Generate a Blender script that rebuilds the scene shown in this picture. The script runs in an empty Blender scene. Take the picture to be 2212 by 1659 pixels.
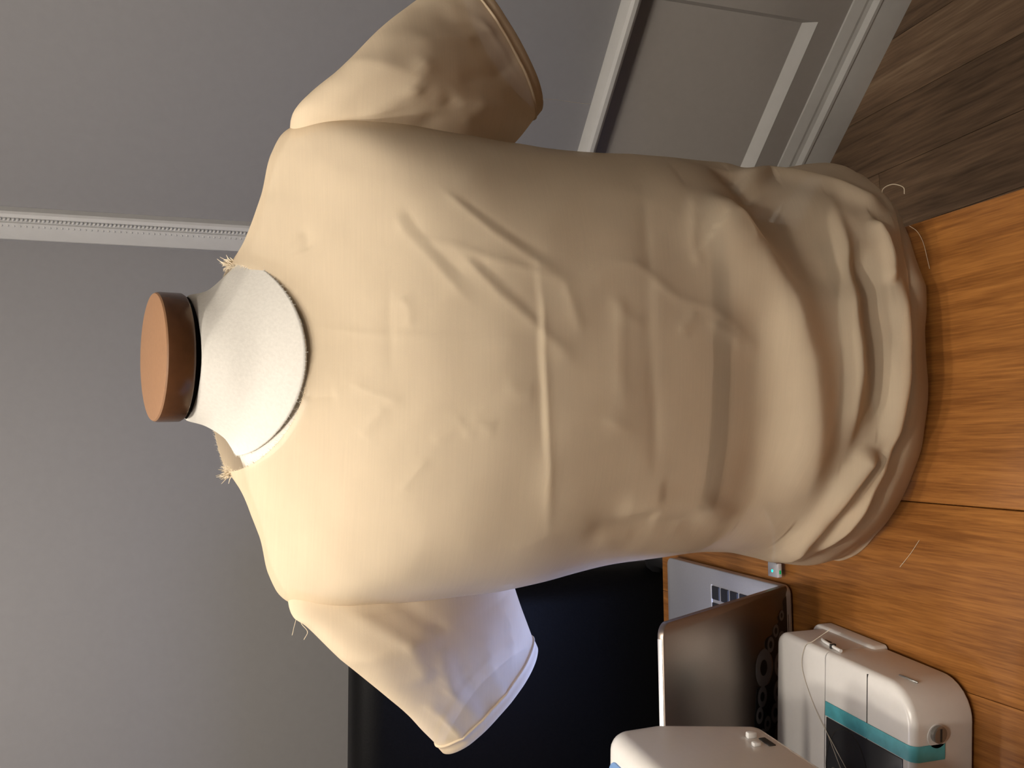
import bpy, bmesh, math, random
import numpy as np
from mathutils import Vector, Matrix, noise
random.seed(7)
C = bpy.context.scene.collection
PI = math.pi
R = math.radians
TT = 0.75                                   # height of the table top

# ------------------------------------------------------------------ camera, world, lamps, exposure
sc = bpy.context.scene
sc.view_settings.view_transform = 'Standard'
sc.view_settings.look = 'None'
sc.view_settings.gamma = 1
sc.view_settings.use_curve_mapping = False
sc.view_settings.exposure = 0.0

cam_d = bpy.data.cameras.new('camera')
cam_d.sensor_fit = 'HORIZONTAL'
cam_d.sensor_width = 36.0
cam_d.lens = 36.0 * 1870 / 2212
cam_d.clip_start = 0.02
cam = bpy.data.objects.new('camera', cam_d)
C.objects.link(cam)
sc.camera = cam
pitch, roll = R(18), R(-.5)                 # the phone was held upright, looking 18 degrees down; the picture lies on its side
_rr = Matrix(((math.cos(roll), 0, math.sin(roll)), (0, 1, 0), (-math.sin(roll), 0, math.cos(roll))))
_rp = Matrix(((1, 0, 0), (0, math.cos(-pitch), -math.sin(-pitch)), (0, math.sin(-pitch), math.cos(-pitch))))
_m = _rp @ _rr
right, fwd, up = _m.col[0], _m.col[1], _m.col[2]
cam.matrix_world = Matrix(((-up[0], right[0], -fwd[0], 0.0), (-up[1], right[1], -fwd[1], 0.0),
                           (-up[2], right[2], -fwd[2], 1.32), (0, 0, 0, 1)))

world = bpy.data.worlds.new('room_light')
sc.world = world
world.use_nodes = True
world.node_tree.nodes['Background'].inputs[0].default_value = (1.0, .90, .80, 1)
world.node_tree.nodes['Background'].inputs[1].default_value = 0.07

def lamp(name, loc, watt, col, radius):
    d = bpy.data.lights.new(name, 'POINT')
    d.energy = watt; d.color = col; d.shadow_soft_size = radius
    o = bpy.data.objects.new(name, d); C.objects.link(o); o.location = loc
    return o
WARM = (1.0, .905, .79)
# the bulbs of the ceiling lamp over the table (outside the frame)
lamp('ceiling_bulb', (-.22, .27, TT + 1.25), 16.5, WARM, .03)
lamp('ceiling_bulb', (-.30, .50, TT + 1.32), 13.0, WARM, .03)
lamp('ceiling_bulb', (-.62, 1.00, TT + 1.25), 7.0, WARM, .03)
# added fill lamp, above and behind the camera, brightening the shirt front
lamp('fill_lamp', (.02, -.32, 2.37), 19.0, WARM, .06)

# ------------------------------------------------------------------ materials
def new_mat(name):
    m = bpy.data.materials.new(name); m.use_nodes = True
    nt = m.node_tree
    return m, nt, nt.nodes['Principled BSDF'], nt.nodes['Material Output']
def node(nt, kind, **kw):
    n = nt.nodes.new(kind)
    for k, v in kw.items(): setattr(n, k, v)
    return n
def plain(name, col, rough=.5, metal=0.0, grain=0.0, gscale=80.0, bump=0.0, coat=0.0, spec=.5):
    """one colour with a little procedural mottling and relief"""
    m, nt, b, out = new_mat(name)
    b.inputs['Roughness'].default_value = rough
    b.inputs['Metallic'].default_value = metal
    b.inputs['Coat Weight'].default_value = coat
    b.inputs['Specular IOR Level'].default_value = spec
    tc = node(nt, 'ShaderNodeTexCoord')
    nz = node(nt, 'ShaderNodeTexNoise'); nz.inputs['Scale'].default_value = gscale; nz.inputs['Detail'].default_value = 4
    nt.links.new(tc.outputs['Object'], nz.inputs['Vector'])
    rp = node(nt, 'ShaderNodeValToRGB')
    a = [max(0, c * (1 - grain)) for c in col]; d = [min(1, c * (1 + grain)) for c in col]
    rp.color_ramp.elements[0].position = .3; rp.color_ramp.elements[1].position = .7
    rp.color_ramp.elements[0].color = (*a, 1); rp.color_ramp.elements[1].color = (*d, 1)
    nt.links.new(nz.outputs['Fac'], rp.inputs[0]); nt.links.new(rp.outputs[0], b.inputs['Base Color'])
    if bump:
        bp = node(nt, 'ShaderNodeBump'); bp.inputs['Strength'].default_value = bump; bp.inputs['Distance'].default_value = .001
        nt.links.new(nz.outputs['Fac'], bp.inputs['Height']); nt.links.new(bp.outputs[0], b.inputs['Normal'])
    return m
def wood(name, dark, mid, light, along=4.0, across=70.0, rough=.4, contrast=1.0, vary=.25, figure=5.0):
    """grain runs along local y; every board gets its own shift and tone"""
    m, nt, b, out = new_mat(name)
    b.inputs['Roughness'].default_value = rough
    tc = node(nt, 'ShaderNodeTexCoord'); oi = node(nt, 'ShaderNodeObjectInfo')
    sh = node(nt, 'ShaderNodeVectorMath', operation='MULTIPLY_ADD')
    sh.inputs[1].default_value = (1, 1, 1)
    cb = node(nt, 'ShaderNodeCombineXYZ')
    mu = node(nt, 'ShaderNodeMath', operation='MULTIPLY'); mu.inputs[1].default_value = 13.0
    nt.links.new(oi.outputs['Random'], mu.inputs[0])
    for k in range(3): nt.links.new(mu.outputs[0], cb.inputs[k])
    nt.links.new(tc.outputs['Object'], sh.inputs[0]); nt.links.new(cb.outputs[0], sh.inputs[2])
    mp = node(nt, 'ShaderNodeMapping'); mp.inputs['Scale'].default_value = (across, along, across)
    nt.links.new(sh.outputs[0], mp.inputs['Vector'])
    n1 = node(nt, 'ShaderNodeTexNoise'); n1.inputs['Scale'].default_value = 1.0; n1.inputs['Detail'].default_value = 6; n1.inputs['Roughness'].default_value = .65; n1.inputs['Distortion'].default_value = .6
    nt.links.new(mp.outputs[0], n1.inputs['Vector'])
    mp2 = node(nt, 'ShaderNodeMapping'); mp2.inputs['Scale'].default_value = (across * 5, along * 5, across * 5)
    nt.links.new(sh.outputs[0], mp2.inputs['Vector'])
    n2 = node(nt, 'ShaderNodeTexNoise'); n2.inputs['Scale'].default_value = 1.0; n2.inputs['Detail'].default_value = 3
    nt.links.new(mp2.outputs[0], n2.inputs['Vector'])
    n3 = node(nt, 'ShaderNodeTexNoise'); n3.inputs['Scale'].default_value = figure; n3.inputs['Detail'].default_value = 2
    nt.links.new(sh.outputs[0], n3.inputs['Vector'])
    a1 = node(nt, 'ShaderNodeMath', operation='MULTIPLY_ADD'); a1.inputs[1].default_value = .55 * contrast
    nt.links.new(n1.outputs['Fac'], a1.inputs[0])
    a2 = node(nt, 'ShaderNodeMath', operation='MULTIPLY_ADD'); a2.inputs[1].default_value = .35 * contrast; a2.inputs[2].default_value = .5 - .6 * contrast
    nt.links.new(n2.outputs['Fac'], a2.inputs[0]); nt.links.new(a2.outputs[0], a1.inputs[2])
    a3 = node(nt, 'ShaderNodeMath', operation='MULTIPLY_ADD'); a3.inputs[1].default_value = .30
    nt.links.new(n3.outputs['Fac'], a3.inputs[0]); nt.links.new(a1.outputs[0], a3.inputs[2])
    a4 = node(nt, 'ShaderNodeMath', operation='MULTIPLY_ADD'); a4.inputs[1].default_value = vary; 
    nt.links.new(oi.outputs['Random'], a4.inputs[0]); nt.links.new(a3.outputs[0], a4.inputs[2])
    rp = node(nt, 'ShaderNodeValToRGB')
    e = rp.color_ramp.elements
    e[0].position = .25; e[0].color = (*dark, 1); e[1].position = .85; e[1].color = (*light, 1)
    x = e.new(.55); x.color = (*mid, 1)
    nt.links.new(a4.outputs[0], rp.inputs[0]); nt.links.new(rp.outputs[0], b.inputs['Base Color'])
    bp = node(nt, 'ShaderNodeBump'); bp.inputs['Strength'].default_value = .25; bp.inputs['Distance'].default_value = .0006
    nt.links.new(n2.outputs['Fac'], bp.inputs['Height']); nt.links.new(bp.outputs[0], b.inputs['Normal'])
    return m
def cloth(name, col, through=.35, weave=1500.0, sheer=.28):
    """thin woven cotton: part of the light passes through it"""
    m, nt, b, out = new_mat(name)
    nt.nodes.remove(b)
    tc = node(nt, 'ShaderNodeTexCoord')
    nz = node(nt, 'ShaderNodeTexNoise'); nz.inputs['Scale'].default_value = 14; nz.inputs['Detail'].default_value = 5
    nt.links.new(tc.outputs['Object'], nz.inputs['Vector'])
    mpx = node(nt, 'ShaderNodeMapping'); mpx.inputs['Scale'].default_value = (25, 25, 900)
    nt.links.new(tc.outputs['Object'], mpx.inputs['Vector'])
    yarn = node(nt, 'ShaderNodeTexNoise'); yarn.inputs['Scale'].default_value = 1; yarn.inputs['Detail'].default_value = 3
    nt.links.new(mpx.outputs[0], yarn.inputs['Vector'])
    ad = node(nt, 'ShaderNodeMath', operation='MULTIPLY_ADD'); ad.inputs[1].default_value = .3
    nt.links.new(yarn.outputs['Fac'], ad.inputs[0])
    hf = node(nt, 'ShaderNodeMath', operation='MULTIPLY'); hf.inputs[1].default_value = .7
    nt.links.new(nz.outputs['Fac'], hf.inputs[0]); nt.links.new(hf.outputs[0], ad.inputs[2])
    rp = node(nt, 'ShaderNodeValToRGB')
    rp.color_ramp.elements[0].position = .35; rp.color_ramp.elements[1].position = .65
    rp.color_ramp.elements[0].color = (*[c * .94 for c in col], 1); rp.color_ramp.elements[1].color = (*[min(1, c * 1.03) for c in col], 1)
    nt.links.new(ad.outputs[0], rp.inputs[0])
    wv = node(nt, 'ShaderNodeTexNoise'); wv.inputs['Scale'].default_value = weave; wv.inputs['Detail'].default_value = 2
    nt.links.new(tc.outputs['Object'], wv.inputs['Vector'])
    bp = node(nt, 'ShaderNodeBump'); bp.inputs['Strength'].default_value = .12; bp.inputs['Distance'].default_value = .0006
    nt.links.new(wv.outputs['Fac'], bp.inputs['Height'])
    df = node(nt, 'ShaderNodeBsdfDiffuse'); tr = node(nt, 'ShaderNodeBsdfTranslucent'); mx = node(nt, 'ShaderNodeMixShader')
    for n in (df, tr):
        nt.links.new(rp.outputs[0], n.inputs['Color']); nt.links.new(bp.outputs[0], n.inputs['Normal'])
    mx.inputs[0].default_value = through
    nt.links.new(df.outputs[0], mx.inputs[1]); nt.links.new(tr.outputs[0], mx.inputs[2]); 
    tp = node(nt, 'ShaderNodeBsdfTransparent'); mx2 = node(nt, 'ShaderNodeMixShader'); mx2.inputs[0].default_value = sheer
    nt.links.new(mx.outputs[0], mx2.inputs[1]); nt.links.new(tp.outputs[0], mx2.inputs[2]); nt.links.new(mx2.outputs[0], out.inputs['Surface'])
    return m
def glow(name, col, strength):
    m, nt, b, out = new_mat(name)
    b.inputs['Base Color'].default_value = (*col, 1)
    b.inputs['Emission Color'].default_value = (*col, 1); b.inputs['Emission Strength'].default_value = strength
    return m

# ------------------------------------------------------------------ mesh helpers
def link(name, me, parent=None, mat=None, smooth=True):
    o = bpy.data.objects.new(name, me); C.objects.link(o)
    if parent: o.parent = parent
    if mat and not me.materials: me.materials.append(mat)
    if smooth: me.shade_smooth()
    return o
def mesh(name, verts, faces, mat, parent=None, smooth=True):
    me = bpy.data.meshes.new(name); me.from_pydata([tuple(v) for v in verts], [], faces); me.update()
    return link(name, me, parent, mat, smooth)
def from_bm(name, bm, mat, parent=None, smooth=False, sharp=None):
    bmesh.ops.recalc_face_normals(bm, faces=bm.faces)
    me = bpy.data.meshes.new(name); bm.to_mesh(me); bm.free()
    o = link(name, me, parent, mat, smooth)
    if smooth: me.set_sharp_from_angle(angle=R(sharp or 40))
    return o
def bm_box(bm, lo, hi, bevel=0.0, seg=2):
    r = bmesh.ops.create_cube(bm, size=1)
    vs = r['verts']
    for v in vs: v.co = Vector([(lo[k] + hi[k]) / 2 + v.co[k] * (hi[k] - lo[k]) for k in range(3)])
    if bevel:
        es = list({e for v in vs for e in v.link_edges})
        bmesh.ops.bevel(bm, geom=es, offset=bevel, segments=seg, affect='EDGES', profile=.5)
def box(name, lo, hi, mat, parent=None, bevel=0.0, seg=2):
    bm = bmesh.new(); bm_box(bm, lo, hi, bevel, seg)
    return from_bm(name, bm, mat, parent, smooth=bevel > 0)
def bm_prism(bm, poly, lo, hi, axis='z', bevel_lo=0.0, bevel_hi=0.0, seg=3, keep=None):
    """convex polygon extruded along an axis; the rims at either end are rounded over (not along the line y = keep)"""
    def p(a, b, h): return {'z': (a, b, h), 'x': (h, a, b), 'y': (a, h, b)}[axis]
    n = len(poly)
    area = sum(poly[i][0] * poly[(i + 1) % n][1] - poly[(i + 1) % n][0] * poly[i][1] for i in range(n))
    sg = 1 if area > 0 else -1
    def inset(d):
        out = []
        for i in range(n):
            a, b, c = Vector(poly[i - 1]), Vector(poly[i]), Vector(poly[(i + 1) % n])
            u, w = (b - a).normalized(), (c - b).normalized()
            n1, n2 = Vector((-u.y, u.x)) * sg, Vector((-w.y, w.x)) * sg
            m = (n1 + n2); m = m / max(m.length_squared * .5, .2)
            q = b + m * d
            if keep is not None and abs(b.y - keep) < 1e-6: q.y = b.y
            out.append((q.x, q.y))
        return out
    levels = []
    for k in range(seg + 1 if bevel_lo else 1):
        f = PI / 2 * (k / seg if bevel_lo else 1)
        levels.append((lo + bevel_lo * (1 - math.cos(f)), bevel_lo * (1 - math.sin(f))))
    for k in range(seg + 1 if bevel_hi else 1):
        f = PI / 2 * (k / seg if bevel_hi else 1)
        levels.append((hi - bevel_hi * (1 - math.sin(f)), bevel_hi * (1 - math.cos(f))) if bevel_hi else (hi, 0.0))
    rings = [[bm.verts.new(p(a, b, h)) for a, b in inset(d)] for h, d in levels]
    bm.faces.new(rings[0][::-1]); bm.faces.new(rings[-1])
    for r0, r1 in zip(rings, rings[1:]):
        for i in range(n): bm.faces.new((r0[i], r0[(i + 1) % n], r1[(i + 1) % n], r1[i]))
def prism(name, poly, lo, hi, mat, parent=None, axis='z', bevel_lo=0.0, bevel_hi=0.0, seg=3, sharp=35, keep=None):
    bm = bmesh.new(); bm_prism(bm, poly, lo, hi, axis, bevel_lo, bevel_hi, seg, keep)
    return from_bm(name, bm, mat, parent, True, sharp)
def round_poly(pts, radii, seg=6):
    out = []
    n = len(pts)
    for i in range(n):
        p = Vector((*pts[i], 0)); a = Vector((*pts[i - 1], 0)); b = Vector((*pts[(i + 1) % n], 0)); r = radii[i]
        if not r: out.append((p.x, p.y)); continue
        u = (a - p).normalized(); w = (b - p).normalized(); ang = u.angle(w)
        d = r / math.tan(ang / 2); c = p + (u + w).normalized() * (r / math.sin(ang / 2))
        s, e = p + u * d - c, p + w * d - c
        for k in range(seg + 1):
            f = k / seg; q = (s * (1 - f) + e * f).normalized() * r
            out.append((c.x + q.x, c.y + q.y))
    return out
def bm_tube(bm, pts, rad, sides=8, cap=True):
    pts = [Vector(p) for p in pts]; rings = []
    prev = None
    for i, p in enumerate(pts):
        t = (pts[min(i + 1, len(pts) - 1)] - pts[max(i - 1, 0)]).normalized()
        if prev is None: n = t.orthogonal().normalized()
        else: n = (prev - t * prev.dot(t)).normalized()
        prev = n; b = t.cross(n); r = rad[i] if isinstance(rad, (list, tuple)) else rad
        rings.append([bm.verts.new(p + (n * math.cos(a) + b * math.sin(a)) * r) for a in [2 * PI * k / sides for k in range(sides)]])
    for r0, r1 in zip(rings, rings[1:]):
        for k in range(sides): bm.faces.new((r0[k], r0[(k + 1) % sides], r1[(k + 1) % sides], r1[k]))
    if cap: bm.faces.new(rings[0][::-1]); bm.faces.new(rings[-1])
def tube(name, pts, rad, mat, parent=None, sides=8):
    bm = bmesh.new(); bm_tube(bm, pts, rad, sides)
    return from_bm(name, bm, mat, parent, True, 60)
def smooth_line(pts, k=6):
    """Catmull-Rom through the points"""
    p = [Vector(q) for q in pts]; p = [2 * p[0] - p[1]] + p + [2 * p[-1] - p[-2]]; out = []
    for i in range(1, len(p) - 2):
        for j in range(k):
            f = j / k
            out.append(.5 * (2 * p[i] + (p[i + 1] - p[i - 1]) * f + (2 * p[i - 1] - 5 * p[i] + 4 * p[i + 1] - p[i + 2]) * f * f + (3 * p[i] - p[i - 1] - 3 * p[i + 1] + p[i + 2]) * f ** 3))
    out.append(p[-2]); return out
def bm_lathe(bm, prof, centre=(0, 0, 0), axis=(0, 0, 1), sides=32, cap=True):
    """profile of (radius, height) turned about an axis"""
    ax = Vector(axis).normalized(); u = ax.orthogonal().normalized(); w = ax.cross(u); c = Vector(centre)
    rings = [[bm.verts.new(c + ax * h + (u * math.cos(2 * PI * k / sides) + w * math.sin(2 * PI * k / sides)) * max(r, 1e-5)) for k in range(sides)] for r, h in prof]
    for r0, r1 in zip(rings, rings[1:]):
        for k in range(sides): bm.faces.new((r0[k], r0[(k + 1) % sides], r1[(k + 1) % sides], r1[k]))
    if cap: bm.faces.new(rings[0][::-1]); bm.faces.new(rings[-1])
def lathe(name, prof, mat, parent=None, centre=(0, 0, 0), axis=(0, 0, 1), sides=32, sharp=35):
    bm = bmesh.new(); bm_lathe(bm, prof, centre, axis, sides)
    return from_bm(name, bm, mat, parent, True, sharp)
def tag(o, label, cat, group=None):
    o['label'] = label; o['category'] = cat
    if group: o['group'] = group
    return o
def thing(name, label, cat, loc, rotz=0.0, group=None):
    o = bpy.data.objects.new(name, None); C.objects.link(o)
    o.empty_display_size = .05
    o.location = loc; o.rotation_euler = (0, 0, rotz)
    return tag(o, label, cat, group)
def structure(o):
    o['kind'] = 'structure'; return o
def stuff(o):
    o['kind'] = 'stuff'; return o
def shift(pts, d): return [tuple(Vector(p) + Vector(d)) for p in pts]

# ------------------------------------------------------------------ materials of the scene
M = {}
M['ceiling'] = plain('white_ceiling_paint', (.75, .74, .72), .8, grain=.02)
M['wall'] = plain('grey_wall_paint', (.265, .26, .262), .62, grain=.02, gscale=60, bump=.03)
M['wainscot_lit'] = plain('lit_wall_paint', (.40, .378, .352), .55, grain=.02, gscale=60, bump=.03)  # wall paint made lighter below the rail, standing in for light there
M['trim'] = plain('white_trim_paint', (.60, .595, .57), .42, grain=.02, gscale=40, bump=.04)
M['floor_wood'] = wood('brown_laminate', (.09, .054, .031), (.21, .13, .075), (.36, .245, .15), along=2.2, across=38, rough=.42, contrast=1.6, vary=.18, figure=3)
M['oak'] = wood('oak_veneer', (.185, .068, .014), (.32, .130, .030), (.44, .20, .052), along=6, across=150, rough=.36, contrast=1.7, vary=.10, figure=7)
M['leather'] = plain('black_leather', (.0035, .0034, .0036), .48, grain=.2, gscale=300, bump=.2, spec=.12)
M['chair_plastic'] = plain('black_plastic', (.012, .012, .013), .45)
M['chrome'] = plain('chrome', (.6, .6, .6), .2, metal=1)
M['muslin'] = cloth('unbleached_muslin', (.86, .72, .53), .30)
M['muslin_double'] = cloth('muslin_sleeve_cloth', (.86, .72, .53), .22, sheer=.12)
M['muslin_thread'] = plain('muslin_fibre', (.80, .70, .54), .9)
M['felt'] = plain('white_felt', (.68, .66, .615), .95, grain=.04, gscale=400, bump=.15, spec=.1)
M['tape'] = plain('dark_waist_tape', (.03, .035, .045), .8)
M['cap_top'] = plain('tan_cap_paint', (.255, .135, .068), .55, grain=.05, gscale=300, bump=.1)
M['cap_side'] = plain('brown_varnish', (.095, .040, .017), .22, grain=.15, gscale=60)
M['machine'] = plain('white_machine_plastic', (.77, .755, .73), .26, grain=.01, bump=.02, gscale=200)
M['machine_blue'] = plain('light_blue_panel', (.17, .31, .58), .35)
M['plate'] = plain('dark_needle_plate', (.035, .037, .042), .28)
M['seam_tape'] = plain('teal_washi_tape', (.10, .45, .52), .45, grain=.12, gscale=120)
M['groove'] = plain('dark_gap_and_shade', (.03, .028, .026), .8)  # dark gaps; also the painted shade beside the trim and under the cap
M['steel'] = plain('dull_steel', (.33, .33, .32), .35, metal=.8)
M['lid_metal'] = plain('lid_aluminium_brown_reflection', (.24, .205, .18), .36, metal=.9, grain=.02, gscale=500)  # aluminium darkened and warmed, the dull brown reflection put into its colour
M['aluminium'] = plain('brushed_aluminium', (.58, .58, .59), .42, metal=.85, grain=.02, gscale=500)
M['alu_edge'] = plain('bright_aluminium_edge', (.85, .85, .84), .25, metal=.6)  # bright tone for the keyboard rim and the lit lid edge
M['key'] = plain('black_key', (.012, .012, .014), .5)
M['decal_black'] = plain('black_vinyl', (.008, .008, .009), .45)
M['decal_grey'] = plain('grey_vinyl', (.17, .165, .165), .45)
M['white_plastic'] = plain('white_plastic', (.78, .78, .77), .35)
M['screen'] = glow('lit_screen', (.30, .44, 1.0), 9.0)
M['led_green'] = glow('green_led', (.0, .9, .45), 3.0)
M['led_reflection'] = glow('green_led_reflection', (.0, .35, .10), .5)
M['led_white'] = glow('cool_white_led', (.50, .58, 1.0), 16.0)
M['thread'] = plain('beige_thread', (.62, .56, .46), .8)
M['bezel'] = plain('black_glass', (.01, .01, .012), .1)

# ------------------------------------------------------------------ the wall with its rail, panel and trims
az = R(-47.5)
WD = Vector((math.sin(az), math.cos(az), 0))            # along the wall, away to the left
WN = Vector((-WD.y, WD.x, 0))                           # into the room
WP = Vector((.802, 1.454, 0))
if WN.dot(-WP) < 0: WN = -WN
def wp(s, z, d=0.0): return WP + WD * s + WN * d + Vector((0, 0, z))
S0, S1, HT = -1.95, .716, 2.45
def wall_prof(name, prof, s0, s1, mat, parent=None, cap=True, smooth=True, sharp=30):
    """closed profile of (depth into the room, height) run along the wall"""
    bm = bmesh.new()
    a = [bm.verts.new(wp(s0, z, d)) for d, z in prof]; b = [bm.verts.new(wp(s1, z, d)) for d, z in prof]
    n = len(prof)
    for i in range(n): bm.faces.new((a[i], a[(i + 1) % n], b[(i + 1) % n], b[i]))
    bm.faces.new(a[::-1]); bm.faces.new(b)
    return from_bm(name, bm, mat, parent, smooth, sharp)
def wall_upright(name, prof, z0, z1, mat, parent=None, sharp=30):
    """closed profile of (along the wall, depth) run upwards"""
    bm = bmesh.new()
    a = [bm.verts.new(wp(s, z0, d)) for s, d in prof]; b = [bm.verts.new(wp(s, z1, d)) for s, d in prof]
    n = len(prof)
    for i in range(n): bm.faces.new((a[i], a[(i + 1) % n], b[(i + 1) % n], b[i]))
    bm.faces.new(a[::-1]); bm.faces.new(b)
    return from_bm(name, bm, mat, parent, True, sharp)
# wall body with sunk panels under the rail: (s from, s to) of each panel
PZ0, PZ1, BEV, SUNK = .177, .585, .018, .026
PANELS = [(.070, .600), (-.68, -.075)]
bm = bmesh.new()
def q4(*p): bm.faces.new([bm.verts.new(v) for v in p])
cols = sorted({S0, S1, *[x for p in PANELS for x in p]})
for a, b in zip(cols, cols[1:]):
    q4(wp(a, 0), wp(a, PZ0), wp(b, PZ0), wp(b, 0)); q4(wp(a, PZ1), wp(a, HT), wp(b, HT), wp(b, PZ1))
    if (a, b) in PANELS or (b, a) in PANELS:
        a2, b2, z2, z3 = a + .014, b - .014, PZ0 + BEV, PZ1 - .016
        q4(wp(a, PZ0), wp(a2, z2, -SUNK), wp(b2, z2, -SUNK), wp(b, PZ0))
        q4(wp(a, PZ1), wp(b, PZ1), wp(b2, z3, -SUNK), wp(a2, z3, -SUNK))
        q4(wp(a, PZ0), wp(a, PZ1), wp(a2, z3, -SUNK), wp(a2, z2, -SUNK))
        q4(wp(b, PZ0), wp(b2, z2, -SUNK), wp(b2, z3, -SUNK), wp(b, PZ1))
        q4(wp(a2, z2, -SUNK), wp(a2, z3, -SUNK), wp(b2, z3, -SUNK), wp(b2, z2, -SUNK))
    else: q4(wp(a, PZ0), wp(a, PZ1), wp(b, PZ1), wp(b, PZ0))
# back and ends of the wall slab
q4(wp(S0, 0, -.12), wp(S1, 0, -.12), wp(S1, HT, -.12), wp(S0, HT, -.12))
q4(wp(S0, 0), wp(S0, 0, -.12), wp(S0, HT, -.12), wp(S0, HT)); q4(wp(S1, 0), wp(S1, HT), wp(S1, HT, -.12), wp(S1, 0, -.12))
q4(wp(S0, HT), wp(S0, HT, -.12), wp(S1, HT, -.12), wp(S1, HT)); q4(wp(S0, 0), wp(S1, 0), wp(S1, 0, -.12), wp(S0, 0, -.12))
bmesh.ops.remove_doubles(bm, verts=bm.verts, dist=1e-5)
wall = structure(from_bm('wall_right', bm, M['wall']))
wall.data.materials.append(M['wainscot_lit'])
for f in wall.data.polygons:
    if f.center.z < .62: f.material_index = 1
# white sheet over each panel's lower bevel, painting in the light it catches
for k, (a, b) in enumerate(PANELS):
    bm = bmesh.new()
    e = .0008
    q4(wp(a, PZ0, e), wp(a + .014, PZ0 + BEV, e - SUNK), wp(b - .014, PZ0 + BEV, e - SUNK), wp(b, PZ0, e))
    from_bm('lit_bevel_sheet', bm, M['trim'], wall)
TS0, TS1 = .636, .708                                   # the upright trim
rail_prof = [(0, .583), (.020, .583), (.030, .588), (.034, .594), (.034, .602), (.030, .608), (.018, .613), (0, .615)]
o = structure(wall_prof('trim_1', rail_prof, -.70, TS0, M['trim']))
base_prof = [(0, 0), (.020, 0), (.020, .055), (.018, .062), (.022, .068), (.022, .074), (.012, .082), (.010, .090), (.011, .096), (.004, .118), (0, .119)]
b1 = structure(wall_prof('baseboard_right', base_prof, S0, TS0, M['trim'], sharp=18))
# upright trim: flat board, a row of small pearls, a rope, a rounded lip
up_prof = [(TS0, 0), (TS0, .016), (TS0 + .003, .021), (TS0 + .010, .022), (TS0 + .014, .018), (TS0 + .0145, .010), (TS0 + .0275, .010),
           (TS0 + .028, .014), (TS0 + .060, .012), (TS0 + .068, .010), (TS1, .006), (TS1, 0)]
t2 = structure(wall_upright('trim_2', up_prof, 0, HT - .02, M['trim'], sharp=20))
bm = bmesh.new()
z = .62
while z < HT - .05:                                     # twisted rope: slanted beads in the channel
    mt = Matrix.Translation(wp(TS0 + .021, z, .0125)) @ Matrix.Rotation(az * -1 - PI / 2, 4, 'Z') @ Matrix.Rotation(R(35), 4, 'Y') @ Matrix.Diagonal((.0052, .0045, .0030, 1))
    bmesh.ops.create_icosphere(bm, subdivisions=1, radius=1, matrix=mt); z += .0075
stuff(from_bm('rope_beading', bm, M['trim'], t2, True, 80))
bm = bmesh.new(); z = .62
while z < HT - .05:
    bmesh.ops.create_icosphere(bm, subdivisions=1, radius=1, matrix=Matrix.Translation(wp(TS0 + .0345, z, .0135)) @ Matrix.Diagonal((.0026, .0026, .0026, 1))); z += .0105
stuff(from_bm('pearl_beading', bm, M['trim'], t2, True, 80))
wall_upright('edge_shadow', [(TS1, 0.0002), (TS1, .001), (TS1 + .003, .001), (TS1 + .003, .0002)], .62, HT - .02, M['groove'], t2)  # thin dark strip, painting the shade along the trim's left edge

# the wall facing the table, square to the floor boards; the upright trim stands in its corner
CP = wp(S1, 0)
BU, BN = Vector((-math.cos(R(4)), -math.sin(R(4)), 0)), Vector((math.sin(R(4)), -math.cos(R(4)), 0))   # to the left; into the room
def slab(name, p, u, n, length, height, thick, mat, parent=None):
    bm = bmesh.new()
    vs = [p + u * a - n * c + Vector((0, 0, h)) for a in (0, length) for c in (0, thick) for h in (0, height)]
    v = [bm.verts.new(x) for x in vs]
    for f in ((0, 1, 3, 2), (4, 6, 7, 5), (0, 4, 5, 1), (2, 3, 7, 6), (1, 5, 7, 3), (0, 2, 6, 4)): bm.faces.new([v[k] for k in f])
    return from_bm(name, bm, mat, parent)
structure(slab('wall_back', CP, BU, BN, 3.2, HT, .1, M['wall']))
bb = structure(slab('baseboard_back', CP + BN * .016 + BU * .001, BU, BN, 3.15, .119, .016, M['trim']))
# the rest of the room, behind and beside the camera
X0, X1, Y0, Y1 = -2.88, 2.2, -3.2, 2.3
structure(box('wall_left', (X0 - .1, Y0 - .1, 0), (X0, 1.68, HT), M['wall']))
structure(box('wall_front', (X0, Y0 - .1, 0), (X1 + .1, Y0, HT), M['wall']))
structure(box('wall_side', (X1, Y0, 0), (X1 + .1, .15, HT), M['wall']))
structure(box('ceiling', (X0, Y0, HT), (X1, Y1, HT + .1), M['ceiling']))

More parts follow.
